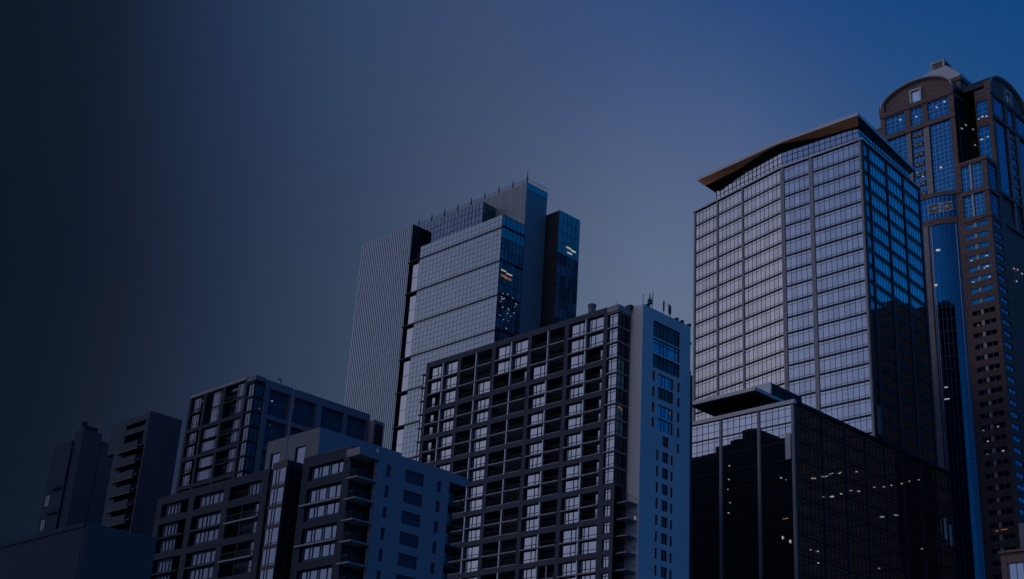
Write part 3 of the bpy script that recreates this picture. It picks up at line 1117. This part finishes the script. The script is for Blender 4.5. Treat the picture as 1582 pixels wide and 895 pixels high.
# roof clutter
m = MB()
m.cyl(-168.4, 183, 101.5, 106.3, .75, n=14)
m.cyl(-168.4, 183, 106.3, 106.7, .85, n=14)
m.build('vent_pipe', LGREY, t)
for y, h in ((182.3, 2.2), (188.4, 2.6), (190.0, 2.4), (190.4, 2.2)):
    m = MB()
    m.cyl(-154.9, y, 103, 103 + h, .06, n=6)
    if 185 < y:
        m.box(-155.05, -154.8, y - .12, y + .12, 103.8, 103.3 + h)
    m.build('antenna_mast', MULL, t)
m = MB()
m.bar((-155.2, 184.6, 103.05), (-155.2, 184.6, 106.2), .12)
m.bar((-155.2, 185.3, 103.05), (-155.2, 185.5, 106.8), .10)
m.box(-155.5, -154.9, 184.3, 184.9, 104.0, 105.0)
m.bar((-155.2, 184.2, 105.2), (-155.2, 185.5, 105.6), .10)
m.build('antenna_cluster', MULL, t)
for y in (183.6, 192.2, 193.8, 196.0):
    m = MB()
    m.box(-155.2, -154.5, y - .25, y + .25, 103.05, 103.6)
    m.bar((-155, y - .4, 103.4), (-154.8, y + .5, 103.9), .08)
    m.build('roof_bracket', MULL, t)
m = MB()
m.box(-158.2, -157.0, 181.2, 182.6, 102.5, 103.3)
m.build('roof_unit', DARKM, t)
lights(t, fb, [(188.6, 50.1), (189.2, 50.2), (188.6, 46.6)], LAMPW, w=.2, h=.25, d=-.2)
lights(t, fb, [(190.5, 84)], LAMPO, w=.3, h=.25, d=-.2)
lights(t, fcB, [(179.6, 82.7), (180.2, 82.4)], LAMPO, w=.4, h=.45, d=.05)
lights(t, B(-155.0), [(181.5, 62.3)], LAMPW, w=.12, h=.7, d=0)

# ------------------------------------------------------------------ dark apartment tower behind the blue one
t = thing('dark_apartment_tower', 'dark apartment tower with a blue framed side of tall windows behind the flagpole', 'apartment tower', (-286.25, 193.75, 0))
fa, fb = A(176.76), B(-271.95)  # enlarged about the camera so the charcoal grid's windows no longer mirror it
m = MB()
m.box(-300.75, -272.75, 179.00, 212.25, 0, 111.58)
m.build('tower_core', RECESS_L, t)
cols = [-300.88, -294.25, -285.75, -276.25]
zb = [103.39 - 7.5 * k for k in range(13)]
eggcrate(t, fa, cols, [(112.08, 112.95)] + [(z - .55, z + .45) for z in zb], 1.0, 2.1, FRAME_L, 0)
m = MB()
fa.box(m, -301.34, -276.25, -.3, .05, 112.39, 112.98)
m.build('roof_edge', SLABEDGE, t)
for r in range(5):
    z1 = (111.95 if r == 0 else zb[r - 1] - .65)
    z0 = zb[r] + .5
    zm = (z0 + z1) / 2
    for p, q in ((z0, zm - .13), (zm + .13, z1)):
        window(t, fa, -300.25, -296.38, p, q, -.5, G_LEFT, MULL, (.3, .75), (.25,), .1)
        if r:
            window(t, fa, -293.25, -287.00, p + .3, q - .2, -.5, G_LEFT, MULL, (.12, .88), (), .1)
        else:
            window(t, fa, -291.12, -287.38, p, q, -.5, G_LEFT, MULL, (.8,), (.85,), .1)
        window(t, fa, -280.38, -277.00, p + .5, q, -.5, G_LEFT, MULL, (.25, .7), (), .1)
    for s0, s1 in ((-296.25, -293.50), (-285.00, -280.62), (-300.25, -294.88)):
        balcony(t, fa, s0, s1, zm, -.1, 1.5, FRAME_L, MULL)
for k in range(11):
    z = 110.70 - 3.71 * k
    window(t, fa, -274.88, -272.62, z - 3.25, z, -.1, G_LEFT, MULL, (.5,), (), .08, name='corner_window')
    window(t, B(-272.38), 177.00, 179.50, z - 3.25, z, -.05, G_DUSK, MULL, (.5,), (), .08, name='corner_window')
    mm = MB()
    mm.box(-275.25, -272.12, 176.50, 179.50, z + .02, z + .3)
    mm.build('slab_edge', FRAME_L, t)
m = MB()
m.box(-275.62, -272.00, 176.50, 179.50, 111.33, 112.58)
m.build('corner_parapet', LGREY, t)
yy = [(181.00, 187.12), (188.44, 195.38), (197.12, 204.12), (205.25, 211.75)]
hs = [(a, b, z0, z1) for a, b in yy for z0, z1 in ((103.70, 110.26), (95.70, 102.58), (88.20, 95.08), (80.70, 87.58))]
m = MB()
fb.holes(m, 179.62, 212.38, 0, 112.26, hs, .9)
m.poly([(-275.00, 179.62, 112.26), (-271.95, 179.62, 112.26), (-271.95, 212.38, 112.26), (-275.00, 212.38, 112.26)])
A(179.62).quad(m, -275.00, -271.95, 0, 112.26, 0)
m.build('side_frame', SLATE, t)
for h in hs:
    window(t, fb, *h, -.85, G_NAVY, SLATE, (.38, .55), (.5,), .14, name='tall_window')
m = MB()
m.box(-275.00, -270.00, 212.38, 215.75, 0, 110.45)
m.build('side_step', SLATE, t)
window(t, B(-270.00), 212.88, 215.38, 102.08, 109.58, .02, G_NAVY, MULL, (), (.5,), .1, name='tall_window')
for x, y, zt, h in ((-286.25, 177.50, 112.95, .8), (-280.62, 177.50, 112.95, .6), (-274.38, 178.12, 112.58, .9)):
    m = MB()
    m.bar((x - .3, y, zt), (x + .5, y, zt + h), .12)
    m.box(x - .2, x + .3, y - .2, y + .2, zt, zt + .35)
    m.build('roof_bracket', MULL, t)
m = MB()
m.bar((-272.12, 183.75, 112.26), (-272.12, 183.75, 113.58), .12)
m.bar((-272.12, 182.75, 113.20), (-272.12, 184.50, 113.70), .14)
m.bar((-272.12, 183.00, 113.70), (-272.12, 184.25, 112.95), .12)
m.build('roof_bracket', MULL, t)
lights(t, fb, [(182.38, 107.58)], LAMPW, w=.6, h=.25, d=-.7)
lights(t, fb, [(189.00, 108.08), (182.75, 101.58)], LAMPO, w=.2, h=.2, d=-.7)
lights(t, B(-272.38), [(177.62, 87.70), (178.75, 104.58)], LAMPO, w=.3, h=.3, d=.1)

# ------------------------------------------------------------------ front terrace block with the blue side
t = thing('terraced_apartment_block', 'stepped dark apartment block with a pale blue end wall and projecting glass bay', 'apartment block', (-172, 124, 0))
fa = A(114.54)
BZ = [(52.5, 53.65), (46.7, 47.75), (40.8, 41.85), (34.9, 35.95), (29, 30.05), (23.1, 24.1)]
# left wing
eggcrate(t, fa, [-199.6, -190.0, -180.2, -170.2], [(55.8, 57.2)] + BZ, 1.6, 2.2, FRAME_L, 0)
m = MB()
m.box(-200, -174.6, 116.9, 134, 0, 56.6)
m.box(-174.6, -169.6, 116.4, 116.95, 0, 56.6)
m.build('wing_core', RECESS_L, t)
lev = [(53.75, 55.7)]
for i in range(4):
    a, b = BZ[i + 1][1] + .1, BZ[i][0] - .1
    lev += [(a, (a + b) / 2 - .12), ((a + b) / 2 + .12, b)]
for i, (z0, z1) in enumerate(lev):
    window(t, fa, -197.8, -193.6, z0, z1, -.5, G_LEFT, RECESS_L, (.28, .52, .76), (), .35)
    if i != 5:
        window(t, fa, -188.0, -181.2, z0, z1, -.5, G_LEFT, RECESS_L, (.2, .38, .52, .76), (.12,), .22)
    else:
        window(t, fa, -188.0, -185, z0, z1, -.5, G_LEFT, RECESS_L, (.4,), (), .25)
    if i == 0:
        window(t, fa, -174.9, -171.2, z0, z1, -.5, G_LEFT, RECESS_L, (.22, .5, .76), (), .2)
        balcony(t, fa, -179.4, -175, z0 + .2, -.6, 1.5, FRAME, MULL)
    else:
        window(t, fa, -172.6, -171.2, z0, z1, -.5, G_LEFT, RECESS_L, (), (.35,), .12)
        if i % 2:
            pass
        else:
            balcony(t, fa, -179.4, -171.0, z0 - .1, .25, 1.9, SLABEDGE, MULL)
            m = MB()
            fa.box(m, -175.6, -175.45, -.3, -.1, z0 - 2.6, z0 + 2.3)
            m.build('balcony_screen', MULL, t)
for i in (1, 3, 5, 7):
    z = lev[i][1] + .12
    m = MB()
    fa.box(m, -188.9, -181.0, -.4, .2, z - .13, z + .13)
    m.build('slab_edge', FRAME, t)
    m = MB()
    fa.box(m, -198.5, -191.0, -.4, .2, z - .13, z + .13)
    m.build('slab_edge', FRAME_L, t)
# pale stair block and glass bay
fw = A(117.0)
hs = [(-173.3, -170.9, 40, 60.7), (-167.0, -164.5, 40, 60.65)]
m = MB()
fw.holes(m, -174.5, -161.3, 0, 62.85, hs, .3)
m.build('stair_block', LGREY, t)
m = MB()
B(-161.3).quad(m, 117.0, 133, 0, 62.85, 0)
m.poly([(-174.5, 117, 62.85), (-161.3, 117, 62.85), (-161.3, 133, 62.85), (-174.5, 133, 62.85)])
m.build('stair_block_side', BLUEW, t)
for h in hs:
    gridglass(t, fw, *h, -.25, 1, 7, G_FRONT, MULL, .1)
bx0, bx1, by = -166.35, -162.75, 113.0
for k in range(9):
    z1 = 56.1 - 2.95 * k
    window(t, A(by), bx0 + .1, bx1 - .05, z1 - 2.6, z1, 0, G_FRONT, MULL, (.3, .5), (.12,), .07, name='bay_window')
    window(t, B(bx1), by + .1, 116.9, z1 - 2.6, z1, 0, G_NIGHT if k % 2 == 0 else G_NAVY, DARKM, (.35, .7), (.5,), .3, name='bay_window')
    m = MB()
    m.box(bx0, bx1 + .04, by - .06, 116.95, z1 - 2.95, z1 - 2.6)
    m.build('bay_slab', MULL, t)
m = MB()
m.box(bx0, bx1 + .04, by - .06, 116.95, 56.1, 57.1)
m.build('bay_cap', DARKM, t)
m = MB()
m.box(bx0 + .05, bx1 - .05, by + .1, 116.9, 20, 56.0)
m.build('bay_core', RECESS_L, t)
# right wing
eggcrate(t, fa, [-160.3, -150.75], [(55.75, 57.4)] + BZ, 1.6, 2.0, FRAME_L, 0)
m = MB()
m.box(-161.0, -150.2, 116.6, 131, 0, 56.8)
m.box(-150.2, -147.6, 117.6, 131, 0, 56.8)
m.build('wing_core', RECESS_L, t)
for i, (z0, z1) in enumerate(lev):
    window(t, fa, -159.2, -151.45, z0, z1, -.5, G_FRONT, RECESS_L, (.19, .28, .5, .56, .78), (.14,), .16)
for i in (1, 3, 5, 7):
    z = lev[i][1] + .12
    m = MB()
    fa.box(m, -160.6, -151.2, -.4, .25, z - .13, z + .13)
    m.build('slab_edge', SLABEDGE, t)
m = MB()
fa.box(m, -157.5, -151.3, -1.2, -.6, 57.41, 57.75)
m.build('roof_edge', LGREY, t)
for k in range(9):
    z = 52.55 - 2.97 * k
    m = MB()
    m.box(-149.9, -147.3, 113.9, 117.4, z - .2, z)
    o = m.build('corner_balcony', SLABEDGE, t)
    m = MB()
    for x0, y0, x1, y1 in ((-149.8, 114.0, -147.4, 114.0), (-147.4, 114.0, -147.4, 117.3)):
        m.bar((x0, y0, z + 1.0), (x1, y1, z + 1.0), .05)
        for i in range(8):
            x, y = x0 + (x1 - x0) * i / 7, y0 + (y1 - y0) * i / 7
            m.box(x - .018, x + .018, y - .018, y + .018, z, z + 1)
    m.build('railing', MULL, o)
    window(t, A(117.5), -149.6, -148.1, z + .1, z + 2.3, .02, G_NIGHT if k == 1 else G_NAVY, MULL, (.5,), (), .08, name='balcony_door')
m = MB()
m.box(-150.1, -147.2, 113.8, 117.4, 55.5, 56.6)
m.build('balcony_roof', BLUEW, t)
fb = B(-147.4)
wl = [(119.05, 119.75, 53.65 - 2.98 * k, 55.35 - 2.98 * k) for k in range(9)]
wm = [(122.5, 126.0, 53.7 - 2.98 * k, 55.5 - 2.98 * k) for k in range(9)]
wr = [(128.65, 129.4, 53.65 - 2.98 * k, 55.3 - 2.98 * k) for k in range(9)]
m = MB()
fb.holes(m, 117.3, 131.0, 0, 57.2, wl + wm + wr, .3)
m.poly([(-150, 117.3, 57.2), (-147.4, 117.3, 57.2), (-147.4, 131, 57.2), (-150, 131, 57.2)])
A(117.3).quad(m, -148.1, -147.4, 0, 57.2, 0)
m.build('end_wall', BLUEW, t)
for h in wl + wr:
    window(t, fb, *h, -.26, G_NIGHT if random.random() < .3 else G_NAVY, MULL, (.5,), (), .06, name='slit_window')
for k, h in enumerate(wm):
    window(t, fb, *h, -.26, G_NAVY, MULL, (.18, .36, .6, .8), (), .08, name='end_window')
    if k in (1, 2):
        m = MB()
        fb.quad(m, h[0] + (.5 if k == 1 else 1.5), h[0] + (1.2 if k == 1 else 2.2), h[2] + .1, h[3] - .1, -.24)
        m.build('bright_pane', G_NIGHT, t)
m = MB()
m.box(-150, -147.3, 131, 134.4, 55.6, 57.0)
m.build('balcony_roof', BLUEW, t)
for k in range(9):
    z = 52.5 - 2.97 * k
    m = MB()
    m.box(-149.9, -147.35, 131.0, 134.3, z - .2, z)
    o = m.build('side_balcony', FRAME, t)
    m = MB()
    m.bar((-147.4, 131, z + 1), (-147.4, 134.3, z + 1), .05)
    for i in range(8):
        m.box(-147.42, -147.38, 131.05 + i * .45, 131.09 + i * .45, z, z + 1)
    m.build('railing', MULL, o)
    window(t, B(-149.9), 131.4, 133.8, z + .1, z + 2.4, 0, G_NAVY, MULL, (.4, .7), (), .08, name='balcony_door')
m = MB()
m.box(-158, -149.95, 131.0, 134.2, 0, 56)
m.build('wing_core', RECESS_L, t)
lights(t, fb, [(119.3, 38.9), (129.0, 44.4)], LAMPO, w=.25, h=.3, d=-.2)
# flagpole
t = thing('flagpole', 'slender pale flagpole standing on the stepped block beside its pale stair tower', 'flagpole', (-164.4, 113.6, 57.1))
m = MB()
m.cyl(-164.4, 113.6, 57.1, 68.3, .13, .06, n=10)
m.build('pole', mat("painted_pole", (.20, .21, .24), .5), t)
m = MB()
m.cyl(-164.4, 113.6, 68.3, 68.55, .13, .02, n=10)
m.build('finial', MULL_L, t)
m = MB()
m.box(-164.7, -164.1, 113.3, 113.9, 57.1, 57.35)
m.build('base_plate', MULL, t)

# ------------------------------------------------------------------ far left towers
t = thing('balcony_slab_tower', 'slab tower with a grey wall of stacked balconies and a black side', 'apartment tower', (-364.50, 202.50, 0))
fa = A(195.55)  # slab tower scaled about the camera to fall behind the dark apartment tower
m = MB()
m.box(-376.11, -355.32, 198.45, 206.82, 0, 123.61)
m.box(-371.52, -355.32, 196.56, 198.45, 0, 87.16)
m.build('tower_core', RECESS_L, t)
m = MB()
fa.box(m, -376.25, -367.20, -3.0, 0, 114.43, 124.01)
fa.box(m, -372.06, -367.20, -3.0, 0, 0, 114.41)
fa.box(m, -367.20, -354.78, -3.0, 0, 122.26, 124.28)
fa.box(m, -367.20, -354.78, -1.6, -.004, 119.02, 120.77)
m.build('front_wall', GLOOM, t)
for k in range(9):
    z = 114.02 - 4.45 * k
    m = MB()
    fa.box(m, -367.20, -357.62, -.4, .75, z, z + 2.15)
    o = m.build('balcony', GLOOM, t)
    m = MB()
    fa.box(m, -369.63, -357.35, -3.0, .7, z - .47, z - .03)
    fa.box(m, -357.48, -355.86, -3.0, .5, z + .27, z + .65)
    m.build('slab', DARKM, o)
m = MB()
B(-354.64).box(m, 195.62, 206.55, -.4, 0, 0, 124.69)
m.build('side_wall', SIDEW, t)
m = MB()
fa.box(m, -356.67, -354.67, -.5, -.1, 114.16, 122.12)
m.build('corner_screen', FRAME_L, t)

t = thing('shadowed_tower', 'dark stepped tower at the far left, barely visible in the gloom', 'tower', (-421.20, 213.30, 0))  # pushed farther off by scaling its coordinates about the camera
m = MB()
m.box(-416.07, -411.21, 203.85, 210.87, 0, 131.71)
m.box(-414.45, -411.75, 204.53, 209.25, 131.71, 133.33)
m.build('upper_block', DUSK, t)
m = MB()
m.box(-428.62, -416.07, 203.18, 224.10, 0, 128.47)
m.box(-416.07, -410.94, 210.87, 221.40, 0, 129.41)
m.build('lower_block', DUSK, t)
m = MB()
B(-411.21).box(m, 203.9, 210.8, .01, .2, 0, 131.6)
m.build('side_wall', SIDEW, t)  # added sheet, paler so the shaded side reads less black
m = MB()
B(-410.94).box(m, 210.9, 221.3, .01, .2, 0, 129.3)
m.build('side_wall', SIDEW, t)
for k in range(7):
    window(t, A(203.18), -427.28, -424.17, 107.41 - k * 8.1, 111.46 - k * 8.1, .02, G_LEFT, DUSK, (.5,), (), .2)
    balcony(t, A(203.18), -423.23, -417.15, 112.81 - k * 8.1, .6, .6, DUSK, DUSK)
m = MB()
m.box(-413.64, -412.83, 204.12, 205.74, 133.33, 134.68)
m.build('roof_unit', DUSK, t)

t = thing('low_dark_building', 'low dark flat roofed building at the bottom left corner', 'building', (-150, 72, 0))
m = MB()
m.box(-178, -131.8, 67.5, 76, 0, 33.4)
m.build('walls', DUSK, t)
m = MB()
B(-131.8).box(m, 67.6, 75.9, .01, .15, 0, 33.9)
m.build('side_wall', SIDEW, t)  # paler sheet added to lift the shaded side
m = MB()
m.box(-178, -131.82, 67.4, 76.0, 33.41, 33.9)
m.build('roof_edge', DUSK, t)
# ------------------------------------------------------------------ bottom right corner building
t = thing('corner_brick_building', 'small grey brick building with a bright window in the bottom right corner', 'building', (-56, 129, 0))
fa = A(125.84)
m = MB()
fa.holes(m, -61.35, -50, 0, 33.95, [(-60.75, -59.15, 28.5, 33.0), (-58.4, -56.8, 28.5, 33.0)], .3)
m.box(-61.35, -50, 126.2, 137.5, 0, 33.94)
m.build('walls', BRICK, t)
for s in (-60.75, -58.4):
    window(t, fa, s, s + 1.6, 28.5, 33.0, -.25, G_SILVER, MULL_L, (.5,), (), .06)
m = MB()
m.box(-64.9, -50, 137.8, 150, 0, 40.0)
m.build('rear_block', LGREY, t)
m = MB()
A(125.84).box(m, -61.5, -50, -.2, .2, 33.96, 34.2)
m.build('cornice', BRICK, t)

# ------------------------------------------------------------------ dark towers across the street, mirrored in the black glass
for nm, lab, x0, x1, y0, y1, z in (
        ('mirrored_tower', 'tall dark tower outside the frame, mirrored in the silver tower', -140, -94, 410, 436, 197),
        ('mirrored_block', 'dark block outside the frame, mirrored in the lower glass block', -133, -80, 322, 342, 150)):
    t = thing(nm, lab, 'tower', ((x0 + x1) / 2, (y0 + y1) / 2, 0))
    m = MB()
    m.box(x0, x1, y0, y1, 0, z - 4)
    m.box(x0 + 8, x1 - 5, y0 + 2, y1 - 2, z - 4, z)
    m.box(x0 + 12, x0 + 16, y0 + 2.1, y1 - 3, z, z + 2)
    m.build('tower_body', MIRB, t)
    m = MB()
    for k in range(int(z / 4.2)):
        A(y0).box(m, x0 + .3, x1 - .3, .01, .15, 4 + k * 4.2, 4.3 + k * 4.2)
    m.build('floor_band', RECESS, t)

t = thing('sheltered_block', 'dark block hidden behind the apartment tower, mirrored in the lower glass block', 'block', (-195, 208, 0))  # unseen block added, its steps shaped for the dark reflection
m = MB()
for x0, x1, z in ((-214, -196.6, 101.0), (-196.6, -192.0, 102.4), (-192.0, -188.6, 103.2), (-188.6, -184.9, 105.2), (-184.9, -181.6, 103.6), (-181.6, -168, 101.2)):
    m.box(x0, x1, 203, 214, 0, z)
m.build('block_body', MIRB, t)
m = MB()
for k in range(24):
    m.box(-213, -169, 214.001, 214.1, 3 + k * 4, 4 + k * 4)
m.build('floor_band', RECESS, t)
